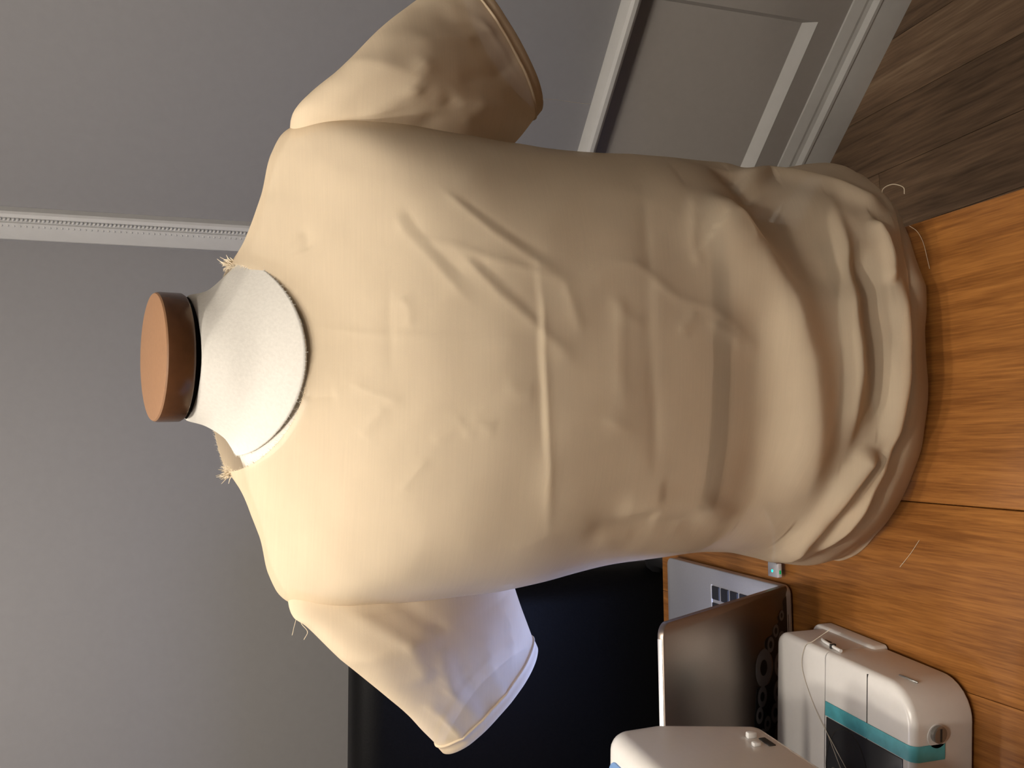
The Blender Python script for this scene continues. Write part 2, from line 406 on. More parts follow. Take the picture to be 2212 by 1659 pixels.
# ------------------------------------------------------------------ floor of laminate planks
fl = structure(box('floor', (-2.88, -3.2, -.06), (2.2, 2.3, -.012), M['groove']))
def clip(poly, p, n):
    out = []
    for i in range(len(poly)):
        a, b = poly[i], poly[(i + 1) % len(poly)]
        da, db = (Vector(a) - p).dot(n), (Vector(b) - p).dot(n)
        if da >= 0: out.append(a)
        if da * db < 0:
            f = da / (da - db); out.append(tuple(Vector(a).lerp(Vector(b), f)))
    return out
fa = R(-5.0)
FU, FV = Vector((math.cos(fa), -math.sin(fa))), Vector((math.sin(fa), math.cos(fa)))
w2, n2 = Vector((WP.x, WP.y)) + Vector((WN.x, WN.y)) * .002, Vector((WN.x, WN.y))
w3, n3 = Vector((CP.x, CP.y)) + Vector((BN.x, BN.y)) * .002, Vector((BN.x, BN.y))
PWD, PLN = .135, 1.25
for i in range(-24, 18):
    off = random.random() * PLN
    for j in range(-4, 3):
        u0, u1 = i * PWD + .0006 + .05, (i + 1) * PWD - .0006 + .05
        v0, v1 = j * PLN - off + .0006, (j + 1) * PLN - off - .0006
        poly = [tuple(FU * a + FV * b) for a, b in ((u0, v0), (u1, v0), (u1, v1), (u0, v1))]
        poly = clip(poly, w2, n2)
        if len(poly) > 2: poly = clip(poly, w3, n3)
        for pp, nn in ((Vector((-2.85, 0)), Vector((1, 0))), (Vector((2.18, 0)), Vector((-1, 0))), (Vector((0, -3.15)), Vector((0, 1))), (Vector((0, 2.25)), Vector((0, -1)))):
            if len(poly) > 2: poly = clip(poly, pp, nn)
        if len(poly) < 3: continue
        ctr = Vector((sum(p[0] for p in poly) / len(poly), sum(p[1] for p in poly) / len(poly)))
        loc = [((Vector(p) - ctr).dot(FU), (Vector(p) - ctr).dot(FV)) for p in poly]
        bm = bmesh.new(); bm_prism(bm, loc, -.012, 0)
        o = from_bm('plank', bm, M['floor_wood'], fl)
        o.location = (ctr.x, ctr.y, 0); o.rotation_euler = (0, 0, -fa)

# ------------------------------------------------------------------ oak table
ta = R(4.0)
tbl = thing('dining_table', 'oak table with boards of orange-brown wood, under the dressed form', 'table', (.111, 1.099, 0), ta)
TW, TD = 1.45, .98                                       # local: x from -TW to 0, y from -TD to 0
edges = [0, -.245, -.395, -.545, -.72, -.895, -1.07, -1.26, -TW]
for a, b in zip(edges, edges[1:]):
    bm = bmesh.new()
    bm_box(bm, (b + .0002, -TD, TT - .028), (a - .0002, 0, TT), .0005 if a else .0025, 2)
    o = from_bm('table_board', bm, M['oak'], tbl, True, 40)
for y0, y1, nm in ((-TD + .05, -TD + .07, 'apron'), (-.07, -.05, 'apron')):
    box(nm, (-TW + .11, y0, TT - .108), (-.11, y1, TT - .0285), M['oak'], tbl, .002)
for x0, x1 in ((-TW + .05, -TW + .07), (-.07, -.05)):
    box('apron', (x0, -TD + .11, TT - .108), (x1, -.11, TT - .0285), M['oak'], tbl, .002)
for x in (-TW + .08, -.08):
    for y in (-TD + .08, -.08):
        bm = bmesh.new()
        bm_lathe(bm, [(.022, 0), (.030, .35), (.034, .62)], (x, y, .001), sides=16)
        bm_box(bm, (x - .034, y - .034, .62), (x + .034, y + .034, TT - .0285), .002)
        from_bm('leg', bm, M['oak'], tbl, True, 40)

# ------------------------------------------------------------------ shape of the torso (heights above the table top)
# columns: s-side z, front z, back z, centre x, half width, front y, back y, exponent
RINGS = np.array([
 # zs    zf    zb    cx     a     yf    yb   n
 [.572, .517, .588, .0110, .084, .650, .800, 2.0],
 [.560, .490, .565, .0120, .105, .633, .820, 2.1],
 [.548, .462, .530, .0135, .140, .616, .840, 2.2],
 [.539, .435, .500, .0145, .175, .604, .855, 2.3],
 [.522, .410, .460, .0150, .197, .597, .860, 2.4],
 [.470, .385, .420, .0150, .200, .592, .862, 2.5],
 [.400, .360, .380, .0150, .197, .590, .864, 2.5],
 [.335, .330, .335, .0150, .192, .589, .865, 2.5],
 [.265, .265, .265, .0220, .186, .592, .868, 2.5],
 [.200, .200, .200, .0255, .1845,.5965, .868, 2.5],
 [.165, .165, .165, .0270, .1845,.6005, .868, 2.4],
 [.142, .142, .142, .0265, .184, .598, .868, 2.4],
 [.112, .112, .112, .0225, .183, .590, .870, 2.3],
 [.085, .085, .085, .0200, .187, .584, .874, 2.3],
 [.060, .060, .060, .0210, .194, .580, .880, 2.2],
 [.035, .035, .035, .0215, .198, .580, .884, 2.2],
 [.018, .018, .018, .0225, .196, .583, .884, 2.2],
 [.007, .007, .007, .0225, .194, .588, .882, 2.2],
 [.002, .002, .002, .0225, .196, .592, .882, 2.2]])
def cubic(tab, s):
    """Catmull-Rom through the rows of tab at the fractional row numbers s"""
    n = len(tab)
    i = np.clip(np.floor(s).astype(int), 0, n - 2); f = (s - i)[:, None]
    p1 = tab[i]; p2 = tab[i + 1]
    p0 = np.where((i > 0)[:, None], tab[np.maximum(i - 1, 0)], 2 * p1 - p2)
    p3 = np.where((i < n - 2)[:, None], tab[np.minimum(i + 2, n - 1)], 2 * p2 - p1)
    return .5 * (2 * p1 + (p2 - p0) * f + (2 * p0 - 5 * p1 + 4 * p2 - p3) * f**2 + (3 * p1 - p0 - 3 * p2 + p3) * f**3)
def ring_surface(tab, s, th, cy=.745, q=1.4):
    r = cubic(tab, s)[:, None, :]
    c, sn = np.cos(th)[None, :], np.sin(th)[None, :]
    e = 2 / r[..., 7]
    ac, as_ = np.abs(c)**e, np.abs(sn)**e
    x = r[..., 3] + r[..., 4] * np.sign(c) * ac
    yy = np.where(sn > 0, r[..., 5], r[..., 6])
    y = cy + (yy - cy) * as_
    zz = np.where(sn > 0, r[..., 1], r[..., 2])
    z = r[..., 0] + (zz - r[..., 0]) * np.abs(sn)**q
    return np.stack([x, y, z], -1)

# fold lines of the cloth: (height, width, points on the torso)
FOLDS = [
 (0.0132, 0.01, [(-0.1681,0.7137,0.0725),(-0.1316,0.6408,0.0903),(-0.1085,0.6179,0.0842),(-0.0827,0.602,0.079),(-0.0625,0.593,0.07),(-0.048,0.5883,0.0643)]),
 (-0.0096, 0.009, [(-0.1449,0.6549,0.0796),(-0.1125,0.6198,0.0783),(-0.0873,0.6032,0.0681),(-0.0629,0.5924,0.0591),(-0.0319,0.5841,0.0558)]),
 (0.0132, 0.011, [(-0.1662,0.6944,0.0604),(-0.1438,0.6515,0.0725),(-0.1267,0.631,0.0694),(-0.1,0.6099,0.0624),(-0.0832,0.6006,0.0598),(-0.0676,0.5938,0.0552),(-0.0489,0.5879,0.0538),(-0.0321,0.584,0.0504),(-0.0131,0.5812,0.0484),(0.0061,0.5799,0.0451),(0.0366,0.58,0.0406),(0.0538,0.5811,0.0406),(0.0722,0.5836,0.0399),(0.0894,0.5871,0.0406),(0.1077,0.5925,0.0393)]),
 (0.018, 0.028, [(0.1547,0.6238,0.222),(0.1466,0.6195,0.2062),(0.139,0.6169,0.1912),(0.1233,0.6122,0.179),(0.1091,0.6095,0.1652),(0.089,0.6045,0.1531),(0.0691,0.5996,0.1407),(0.0528,0.5973,0.1363),(0.0371,0.5956,0.1317),(0.0199,0.5939,0.1261),(0.0029,0.5939,0.1245),(-0.0148,0.5945,0.1221),(-0.0319,0.5962,0.1197),(-0.0575,0.6019,0.1173),(-0.0829,0.6111,0.1135),(-0.1086,0.6263,0.1098)]),
 (-0.019, 0.03, [(0.1818,0.652,0.1515),(0.1587,0.6307,0.1333),(0.1439,0.6206,0.1245),(0.1293,0.6118,0.115),(0.1134,0.6037,0.1084),(0.0976,0.5967,0.1006),(0.0662,0.5888,0.095)]),
 (-0.013, 0.013, [(0.1927,0.6667,0.1504),(0.1789,0.649,0.1536),(0.1651,0.6355,0.1441)]),
 (0.0084, 0.011, [(0.1747,0.6451,0.1604),(0.1932,0.6775,0.1062),(0.1853,0.6564,0.0822),(0.1782,0.641,0.0643),(0.1664,0.626,0.0471),(0.1515,0.6144,0.0274)]),
 (0.0096, 0.01, [(0.1627,0.6285,0.079),(0.1265,0.6043,0.0816),(0.1074,0.5966,0.0836),(0.0903,0.5914,0.0836),(0.07,0.5874,0.0849),(0.0511,0.5851,0.0849),(0.0324,0.5839,0.0836),(0.0143,0.5835,0.0822),(-0.0089,0.5851,0.0856),(-0.0318,0.5884,0.0882),(-0.0588,0.5953,0.0909)]),
 (0.0084, 0.007, [(0.1449,0.6105,0.0504),(0.1241,0.5991,0.0464),(0.1032,0.5911,0.0471),(0.0835,0.5859,0.0511)]),
 (-0.0084, 0.009, [(0.123,0.6001,0.0649),(0.1026,0.5925,0.0681),(0.0828,0.5872,0.0694),(0.0626,0.5838,0.0706),(0.0441,0.5819,0.07),(0.0231,0.5809,0.0681),(0.002,0.581,0.0655),(-0.0168,0.5825,0.0649),(-0.0362,0.5854,0.063)]),
 (-0.0108, 0.007, [(0.0917,0.5878,0.0364),(0.0725,0.5839,0.0342),(0.0532,0.5817,0.0311),(0.0295,0.5804,0.0311),(0.0065,0.5808,0.0297),(-0.0131,0.5821,0.0306),(-0.0324,0.5848,0.0306),(-0.0517,0.5888,0.0337),(-0.0715,0.595,0.0353),(-0.0881,0.602,0.0393),(-0.1049,0.6115,0.0418),(-0.1206,0.6231,0.0464),(-0.1376,0.6395,0.0477)]),
 (-0.0048, 0.0035, [(0.1695,0.6363,0.0031),(0.1397,0.611,0.0131),(0.1191,0.599,0.02),(0.1008,0.5922,0.0219),(0.078,0.5863,0.0239),(0.0569,0.5833,0.0235)]),
 (0.0014, 0.0055, [(0.1264,0.6263,0.4587),(0.1092,0.619,0.4514),(0.0951,0.611,0.4388),(0.0762,0.6033,0.4239),(0.0583,0.5975,0.4076)]),
 (-0.001, 0.005, [(0.1299,0.6236,0.4522),(0.111,0.6149,0.4419),(0.0932,0.6063,0.4268),(0.0733,0.5987,0.4076)]),
 (0.0015, 0.005, [(0.1428,0.6178,0.4259),(0.1308,0.611,0.4134),(0.1203,0.6057,0.4014),(0.1098,0.6014,0.3893),(0.0987,0.5978,0.3725),(0.0876,0.5949,0.3553),(0.0792,0.5931,0.3358)]),
 (-0.0011, 0.006, [(0.1397,0.6147,0.4165),(0.1257,0.6068,0.3968),(0.1169,0.6031,0.3849),(0.108,0.6001,0.3723),(0.0925,0.5957,0.3462)]),
 (0.0017, 0.005, [(0.0985,0.6046,0.4182),(0.0807,0.5984,0.4027),(0.0654,0.5941,0.3877),(0.0507,0.5913,0.3693),(0.0369,0.5899,0.3542),(0.0258,0.589,0.3402),(0.017,0.5891,0.3259)]),
 (-0.0012, 0.006, [(0.0938,0.601,0.4068),(0.0787,0.5959,0.3906),(0.0642,0.5926,0.3739),(0.0502,0.5906,0.357)]),
 (0.0008, 0.003, [(0.0397,0.6476,0.5098),(0.038,0.6378,0.4955),(0.0358,0.6284,0.4815),(0.0344,0.618,0.4649),(0.0332,0.6093,0.4475),(0.0322,0.6018,0.4278),(0.0314,0.5966,0.4078),(0.0313,0.5931,0.391),(0.0316,0.591,0.3745),(0.0327,0.5899,0.3567)]),
 (0.0017, 0.004, [(0.0888,0.5953,0.3574),(0.0597,0.5912,0.3546),(0.0424,0.5901,0.3543),(0.0246,0.5897,0.3541),(0.0087,0.5895,0.3529),(-0.0086,0.5897,0.3517),(-0.0253,0.5905,0.3507),(-0.0434,0.5923,0.3492),(-0.0607,0.5951,0.3469),(-0.0783,0.5994,0.346),(-0.0967,0.6059,0.3433),(-0.1158,0.6157,0.34)]),
 (-0.0012, 0.005, [(0.0892,0.5955,0.3617),(0.0588,0.5914,0.3592),(0.0426,0.5904,0.3588),(0.0248,0.59,0.3586),(0.0089,0.5898,0.3573),(-0.0085,0.5901,0.3561),(-0.0252,0.5908,0.3552),(-0.0434,0.5925,0.3532),(-0.0598,0.5951,0.3512)]),
 (0.0009, 0.004, [(-0.0001,0.6326,0.489),(-0.0078,0.6214,0.4707),(-0.0143,0.6117,0.4519)]),
 (0.001, 0.004, [(0.0615,0.6146,0.4551),(0.0527,0.6109,0.449),(0.0394,0.6104,0.4495)]),
 (-0.0008, 0.004, [(0.0698,0.6192,0.4619),(0.0408,0.6171,0.4627),(0.0244,0.6161,0.462),(0.007,0.6156,0.4611)]),
 (0.0011, 0.004, [(0.1054,0.6168,0.4481),(0.102,0.6096,0.4325),(0.0989,0.6043,0.4169),(0.0893,0.5973,0.3902),(0.0832,0.5946,0.3642),(0.0785,0.593,0.3441),(0.0746,0.5925,0.3232)]),
 (0.0009, 0.004, [(-0.0544,0.6078,0.4347),(-0.0665,0.6134,0.4443),(-0.0788,0.6197,0.4532)]),
 (0.0009, 0.004, [(-0.0166,0.6179,0.4638),(-0.0285,0.6243,0.4729),(-0.04,0.6306,0.4805)]),
 (0.0009, 0.004, [(-0.0429,0.6057,0.4326),(-0.0347,0.602,0.4231),(-0.0254,0.5979,0.41)]),
 (0.0009, 0.004, [(-0.0,0.5918,0.3826),(-0.006,0.5909,0.3721),(-0.0071,0.5903,0.3601)]),
 (0.0011, 0.004, [(0.0772,0.5927,0.3378),(0.0566,0.5904,0.3311),(0.037,0.5894,0.3245)]),
 (-0.0014, 0.006, [(0.1178,0.678,0.5215),(0.1099,0.6709,0.5171),(0.0986,0.6671,0.5164)]),
 (0.001, 0.004, [(-0.0363,0.5995,0.4133),(-0.0292,0.5962,0.4018),(-0.0342,0.5941,0.3882)]),
 (0.0011, 0.004, [(0.068,0.5924,0.3001),(0.0508,0.5914,0.2893),(0.0437,0.5919,0.2713)]),
 (0.0011, 0.004, [(0.094,0.5966,0.3019),(0.0914,0.5969,0.2748),(0.0787,0.5955,0.2593),(0.067,0.595,0.2433),(0.0595,0.5965,0.2107),(0.0464,0.5978,0.1901),(0.0319,0.6002,0.1697)]),
 (0.001, 0.004, [(0.0402,0.5935,0.2433),(0.0487,0.5943,0.2343),(0.0577,0.5954,0.2255)]),
 (0.001, 0.004, [(-0.0243,0.5914,0.3037),(-0.0338,0.5936,0.2856)]),
 (-0.0011, 0.005, [(0.1613,0.6278,0.2575),(0.1342,0.6111,0.2627),(0.1083,0.6014,0.2661),(0.0881,0.5966,0.2678),(0.0676,0.5937,0.2678),(0.0479,0.5923,0.2678),(0.031,0.5919,0.2678),(0.0161,0.5919,0.2661),(-0.0002,0.5923,0.2644),(-0.0159,0.5933,0.2628),(-0.0329,0.5952,0.261),(-0.0531,0.599,0.2593),(-0.0736,0.6051,0.2558)]),
 (0.0012, 0.004, [(0.1581,0.6263,0.2154),(0.1338,0.6124,0.222),(0.1112,0.604,0.2255),(0.0906,0.5996,0.2204)]),
 (0.0011, 0.005, [(0.0742,0.5935,0.2911),(0.0468,0.591,0.2929),(0.0301,0.5905,0.2929),(0.015,0.5904,0.2947),(-0.0032,0.5909,0.2911),(-0.0223,0.5921,0.2893)]),
 (0.0012, 0.004, [(0.0496,0.5957,0.2154),(0.0435,0.5966,0.2006),(0.0351,0.5982,0.1851),(0.0302,0.6005,0.1645)]),
 (0.0012, 0.005, [(0.1368,0.6161,0.1891),(0.1282,0.6137,0.1807),(0.1113,0.6092,0.1742)]),
 (-0.0014, 0.005, [(-0.0123,0.6532,0.5193),(-0.0108,0.6458,0.5083),(-0.0097,0.6377,0.496)]),
 (-0.0012, 0.006, [(0.0569,0.6617,0.5243),(0.036,0.6538,0.5197),(0.0121,0.65,0.517)]),
 (-0.0024, 0.02, [(0.073,0.6025,0.1569),(0.0533,0.6009,0.1563),(0.032,0.6002,0.1552),(0.0134,0.6002,0.1541),(-0.006,0.601,0.1536),(-0.0251,0.6028,0.152),(-0.0434,0.6057,0.1499),(-0.0687,0.6123,0.1465),(-0.0951,0.6233,0.1393)]),
 (0.0035, 0.014, [(-0.0997,0.6133,0.2857),(-0.0982,0.615,0.2661),(-0.0959,0.6155,0.2486),(-0.0959,0.6174,0.2272),(-0.0961,0.6196,0.2047),(-0.112,0.6376,0.158)]),
 (-0.003, 0.014, [(-0.1139,0.6174,0.3142),(-0.112,0.6201,0.2893),(-0.1095,0.6221,0.2644),(-0.11,0.6249,0.2414),(-0.1104,0.6276,0.217),(-0.1256,0.6496,0.1682)]),
]

def grid_mesh(name, P, mat, parent, origin, closed=True):
    """grid of points (rows, columns) as one quad mesh"""
    nr, nc = P.shape[:2]
    V = P.reshape(-1, 3) - np.array(origin)
    ii, jj = np.meshgrid(np.arange(nr - 1), np.arange(nc if closed else nc - 1), indexing='ij')
    j2 = (jj + 1) % nc
    F = np.stack([ii * nc + jj, (ii + 1) * nc + jj, (ii + 1) * nc + j2, ii * nc + j2], -1).reshape(-1, 4)
    me = bpy.data.meshes.new(name)
    me.from_pydata(V.tolist(), [], F.tolist()); me.update()
    return link(name, me, parent, mat, True)
def normals(P):
    dth = np.roll(P, -1, 1) - np.roll(P, 1, 1); ds = np.gradient(P, axis=0)
    n = np.cross(ds, dth); n /= np.linalg.norm(n, axis=-1, keepdims=True) + 1e-12
    c = P.mean(1, keepdims=True)
    if ((P - c) * n).sum() < 0: n = -n
    return n
def crease(P, folds, N):
    """push the cloth out (or in) along each fold line"""
    D = np.zeros(P.shape[:2])
    for amp, w, pts in folds:
        pts = np.array(pts); k = len(pts) - 1
        best = np.full(P.shape[:2], 1e9); par = np.zeros(P.shape[:2])
        for i in range(k):
            a, b = pts[i], pts[i + 1]; ab = b - a; L = max(ab @ ab, 1e-12)
            t = np.clip(((P - a) @ ab) / L, 0, 1)
            d = ((P - a - t[..., None] * ab) ** 2).sum(-1)
            m = d < best; best[m] = d[m]; par[m] = (i + t[m]) / k
        tp = np.clip(np.minimum(par, 1 - par) / .18, 0, 1); tp = tp * tp * (3 - 2 * tp)
        if w < .0065: g = np.exp(-np.sqrt(best) / w)                    # crisp pressed crease
        else:                                                        # roll of cloth, steeper on its under side
            i0 = np.clip(np.floor(par * k).astype(int), 0, k - 1); fr = par * k - i0
            zl = pts[i0, 2] + (pts[i0 + 1, 2] - pts[i0, 2]) * fr
            ww = np.where(P[..., 2] < zl, w * (.62 if amp > 0 else .9), w * 1.1)
            g = np.exp(-best / (ww * ww))
        D += amp * (1.35 if w < .0065 else 1.0) * (.15 + .85 * tp) * g
    return P + N * D[..., None]
th0 = range(160)
ROOT = (.016, .74, 0)                                    # middle of the form on the table (above-table coordinates)

# ------------------------------------------------------------------ dress form
form = thing('dress_form', 'white felt dress form with tan neck cap, standing on the table inside the shirt', 'dress form', (ROOT[0], ROOT[1], TT))
th = np.linspace(0, 2 * PI, 160, endpoint=False)
neck_tab = np.array([
 # zs    zf    zb    cx     a     yf    yb   n
 [.6040, .5905,.6175,.0185, .0490, .682, .774, 2.0],
 [.6020, .5880,.6160,.0185, .0505, .680, .776, 2.0],
 [.5880, .5720,.604, .0185, .0550, .6735,.782, 2.0],
 [.5720, .5480,.594, .0205, .0680, .665, .790, 2.0],
 [.5600, .5230,.580, .0190, .0820, .6545,.800, 2.0]])
body_tab = RINGS[1:15].copy()
off = np.array([.010, .007, .005, .005, .005, .005, .005, .005, .003, .0018, .016, .038, .046, .055])
body_tab[:, 4] -= off; body_tab[:, 5] += off; body_tab[:, 6] -= off; body_tab[:, :3] -= np.linspace(.004, 0, 14)[:, None]
tab = np.vstack([neck_tab, body_tab])
P = ring_surface(tab, np.linspace(0, len(tab) - 1, 150), th, cy=.745)
N0 = normals(P)
P = crease(P, [(a * 1.4, w * 1.35, p) for a, w, p in FOLDS if a < -.006], N0)
for s_ in (1, 2): P[1:-1] = (P[:-2] + P[1:-1] * 2 + P[2:]) / 4
grid_mesh('torso', P, M['felt'], form, ROOT)
ncol = neck_tab.copy()
ncol[4] = [.5640, .5175, .580, .0185, .0780, .6475, .800, 2.0]
Q = ring_surface(ncol, np.linspace(0, 4, 60), th, cy=.745)
Nq = normals(Q)
proud = .0003 + .0013 * np.linspace(0, 1, 60)[:, None, None] ** 3
Q = Q + Nq * proud
edge = np.stack([Q[-1] - Nq[-1] * .0006 + (Q[-1] - Q[-2]) * .10, Q[-1] - Nq[-1] * .0022], 0)
grid_mesh('neck', np.concatenate([Q, edge]), M['felt'], form, ROOT)
FELT_EDGE, FELT_DIR = Q[-1], Q[-1] - Q[-3]
# dark tape round the waist, showing through the cloth
sw = np.linspace(12.80, 13.10, 5); ta_ = np.linspace(R(48), R(130), 50)
W = ring_surface(tab, sw, ta_, cy=.745)
Wn = np.stack([np.cos(ta_) * .4, -np.sin(ta_), 0 * ta_], -1); W = W + Wn[None] * .0005
W[..., 2] += .004 * np.sin((ta_ - R(48)) / R(82) * PI)[None] - .004
grid_mesh('waist_tape', W, M['tape'], form, ROOT, closed=False)
# cap: a disc tilted towards the viewer
tl = R(15.5); ax = Vector((0, -math.sin(tl), math.cos(tl))); cc = Vector((.0185, .7285, .6065)) - Vector(ROOT)
cap = lathe('neck_cap', [(.046, 0), (.0495, .0012), (.0505, .003), (.0505, .0185), (.0500, .0205)], M['cap_side'], form, cc, ax, 64)
lathe('cap_face', [(.0500, .0203), (.0492, .0217), (.0475, .0222)], M['cap_top'], cap, cc, ax, 64)
lathe('neck_gap_shade', [(.043, -.012), (.043, .001)], M['groove'], form, cc, ax, 48)  # dark core in the gap, painting in the shade under the cap
lathe('base_plate', [(.12, .0005), (.13, .003), (.13, .012), (.06, .016), (.03, .02), (.03, .10)], M['chair_plastic'], form, (0, 0, 0), (0, 0, 1), 40)

# ------------------------------------------------------------------ muslin shirt
shirt = thing('muslin_shirt', 'cream muslin short-sleeved shirt with raw neckline, bunched at the hem on the table', 'shirt', (ROOT[0], ROOT[1], TT))
NS, NT = 330, 460
sv = np.concatenate([np.linspace(0, 8, 120, endpoint=False), np.linspace(8, 18, NS - 120)])
th = np.linspace(0, 2 * PI, NT, endpoint=False)
P = ring_surface(RINGS, sv, th)
# small irregular slackness of the cloth
K = P.shape[0] * P.shape[1]
flat = P.reshape(-1, 3)
lump = np.array([noise.noise(Vector((p[0] * 16, p[1] * 16, p[2] * 12))) * .6 + noise.noise(Vector((p[0] * 45 + 7, p[1] * 45, p[2] * 30))) * .2 - 1.3 * abs(noise.noise(Vector((p[0] * 11 + p[2] * 8, p[1] * 11, p[2] * 11 - p[0] * 7 + 3)))) for p in flat]).reshape(P.shape[:2])
N0 = normals(P)
fade = np.clip((sv - .6) / 1.5, 0, 1)[:, None]
low = np.clip((sv - 13) / 3, 0, 1)[:, None]
fade = fade * (1 - .7 * np.exp(-((sv - 9) / .8) ** 2))[:, None]
P = P + N0 * (lump * (.0018 * fade + .0035 * low))[..., None]
# folds behind the form, like those in front
rnd = random.Random(3)
BACK = []
for k in range(7):
    a0 = rnd.uniform(3.4, 5.2); s0 = rnd.uniform(13.2, 16.2)
    ln = ring_surface(RINGS, np.linspace(s0, s0 + rnd.uniform(-.8, .8), 6), np.array([a0]))
    aa = np.linspace(a0, a0 + rnd.uniform(.5, 1.0), 6)
    pts = [tuple(ring_surface(RINGS, np.array([s0 + rnd.uniform(-.2, .2)]), np.array([t]))[0, 0]) for t in aa]
    BACK.append((rnd.choice((.008, .010, -.006)), .012, pts))
P = crease(P, FOLDS + BACK, N0)
P[..., 2] = np.maximum(P[..., 2], .0016)
bod = grid_mesh('bodice', P, M['muslin'], shirt, ROOT)

def sleeve_grid(top, bot, bulge, nt=70, nc=96, seed=1, sign=1):
    """tube between an upper and a lower edge line, flattened like a pressed sleeve"""
    top = np.array([tuple(v) for v in smooth_line(top, 12)]); bot = np.array([tuple(v) for v in smooth_line(bot, 12)])
    def res(l, n):
        d = np.r_[0, np.cumsum(np.linalg.norm(np.diff(l, axis=0), axis=1))]; d /= d[-1]
        t = np.linspace(0, 1, n); return np.stack([np.interp(t, d, l[:, k]) for k in range(3)], -1)
    T, B = res(top, nt), res(bot, nt)
    G = np.zeros((nt, nc, 3))
    for i in range(nt):
        f = i / (nt - 1); c = (T[i] + B[i]) / 2; h = (T[i] - B[i]) / 2
        bf = bulge[0] + (bulge[1] - bulge[0]) * f + .017 * math.sin(PI * min(1, f / .9)) ** 2; bb = bulge[2] + (bulge[3] - bulge[2]) * f
        for j in range(nc):
            a = 2 * PI * j / nc; ca, sa = math.cos(a), math.sin(a)
            e = 1.0
            y = -(bf if sa > 0 else bb) * abs(sa) ** (.72 + .38 * min(1, f * 1.6)) * (1 if sa > 0 else -1)
            G[i, j] = c + h * ca + np.array([0, y, 0])
            p = G[i, j]
            G[i, j, 1] += .55 * min(1, f * 2.5) * (p[2] - c[2]) * -1                # the front turns a little towards the floor
            G[i, j, 1] += .0017 * f ** .5 * noise.noise(Vector((p[0] * 22 + seed * 9, p[1] * 10, p[2] * 22))) + .0007 * noise.noise(Vector((p[0] * 60 + seed, 3, p[2] * 60)))
    return G
SR = sleeve_grid([(.176, .752, .525), (.206, .750, .5255), (.2185, .748, .5235), (.232, .747, .511), (.252, .747, .488), (.288, .748, .458), (.316, .749, .430), (.354, .75, .388)],
                 [(.170, .748, .340), (.195, .748, .335), (.212, .748, .330), (.236, .749, .309), (.262, .75, .291)], (.062, .036, .062, .036), seed=1)
SL = sleeve_grid([(-.144, .752, .524), (-.170, .750, .5245), (-.187, .748, .522), (-.195, .747, .511), (-.224, .747, .481), (-.251, .748, .453), (-.275, .749, .429), (-.294, .75, .413), (-.315, .75, .394)],
                 [(-.140, .748, .330), (-.165, .748, .320), (-.180, .748, .3135), (-.198, .749, .309), (-.233, .75, .297), (-.251, .75, .291)], (.062, .036, .062, .036), seed=2)
def sleeve_folds(G, lines):
    out = []
    nt, nc = G.shape[:2]
    for amp, w, l in lines:                              # l: (fraction along, angle in degrees) points
        out.append((amp * .85, w * .75, [tuple(G[min(nt - 1, int(f * (nt - 1))), int(a / 360 * nc) % nc]) for f, a in l]))
    return out
linesR = [(.004, .007, [(.15, 60), (.35, 75), (.55, 70)]), (-.004, .008, [(.05, 80), (.25, 95), (.45, 100)]), (.003, .006, [(.55, 55), (.75, 75), (.92, 80)]),
          (.0035, .006, [(.30, 110), (.5, 115), (.65, 130)]), (-.003, .007, [(.5, 90), (.75, 105), (.95, 110)]), (.002, .004, [(.8, 30), (.88, 80), (.86, 120)])]
linesL = [(.004, .006, [(.18, 55), (.40, 68), (.62, 62)]), (.0035, .005, [(.45, 80), (.70, 70), (.97, 72)]), (.0035, .005, [(.5, 105), (.75, 98), (.97, 100)]),
          (-.0035, .006, [(.40, 90), (.7, 82), (.97, 86)]), (.003, .005, [(.35, 125), (.6, 128), (.85, 122)]), (-.003, .006, [(.15, 75), (.35, 88), (.5, 84)]), (.003, .005, [(.72, 45), (.85, 50), (.98, 52)])]
def add_sleeve(G, lines, hemw):
    N = normals(G)
    G = crease(G, sleeve_folds(G, lines), N)
    s = grid_mesh('sleeve', G, M['muslin_double'], shirt, ROOT)
    # turned-up hem: a second layer round the opening with a stitched ridge
    nt, nc = G.shape[:2]
    seg = np.linalg.norm(G[-1] - G[-2], axis=-1)
    Hm = []
    N = normals(G)
    for k, (back, lift) in enumerate(((hemw * 1.04, -.0002), (hemw * 1.0, .0013), (hemw * .93, .0017), (hemw * .86, .0008), (hemw * .5, .0011), (hemw * .1, .0013), (0, .0006), (-.0006, -.0006), (.001, -.0022), (hemw, -.0026))):
        dirv = (G[-4] - G[-1]); dirv /= np.linalg.norm(dirv, axis=-1, keepdims=True)
        Hm.append(G[-1] + dirv * back + N[-2] * lift)
    grid_mesh('hem', np.array(Hm), M['muslin_double'], s, ROOT)
    return G
SRg = add_sleeve(SR, linesR, .0115)
SLg = add_sleeve(SL, linesL, .0110)

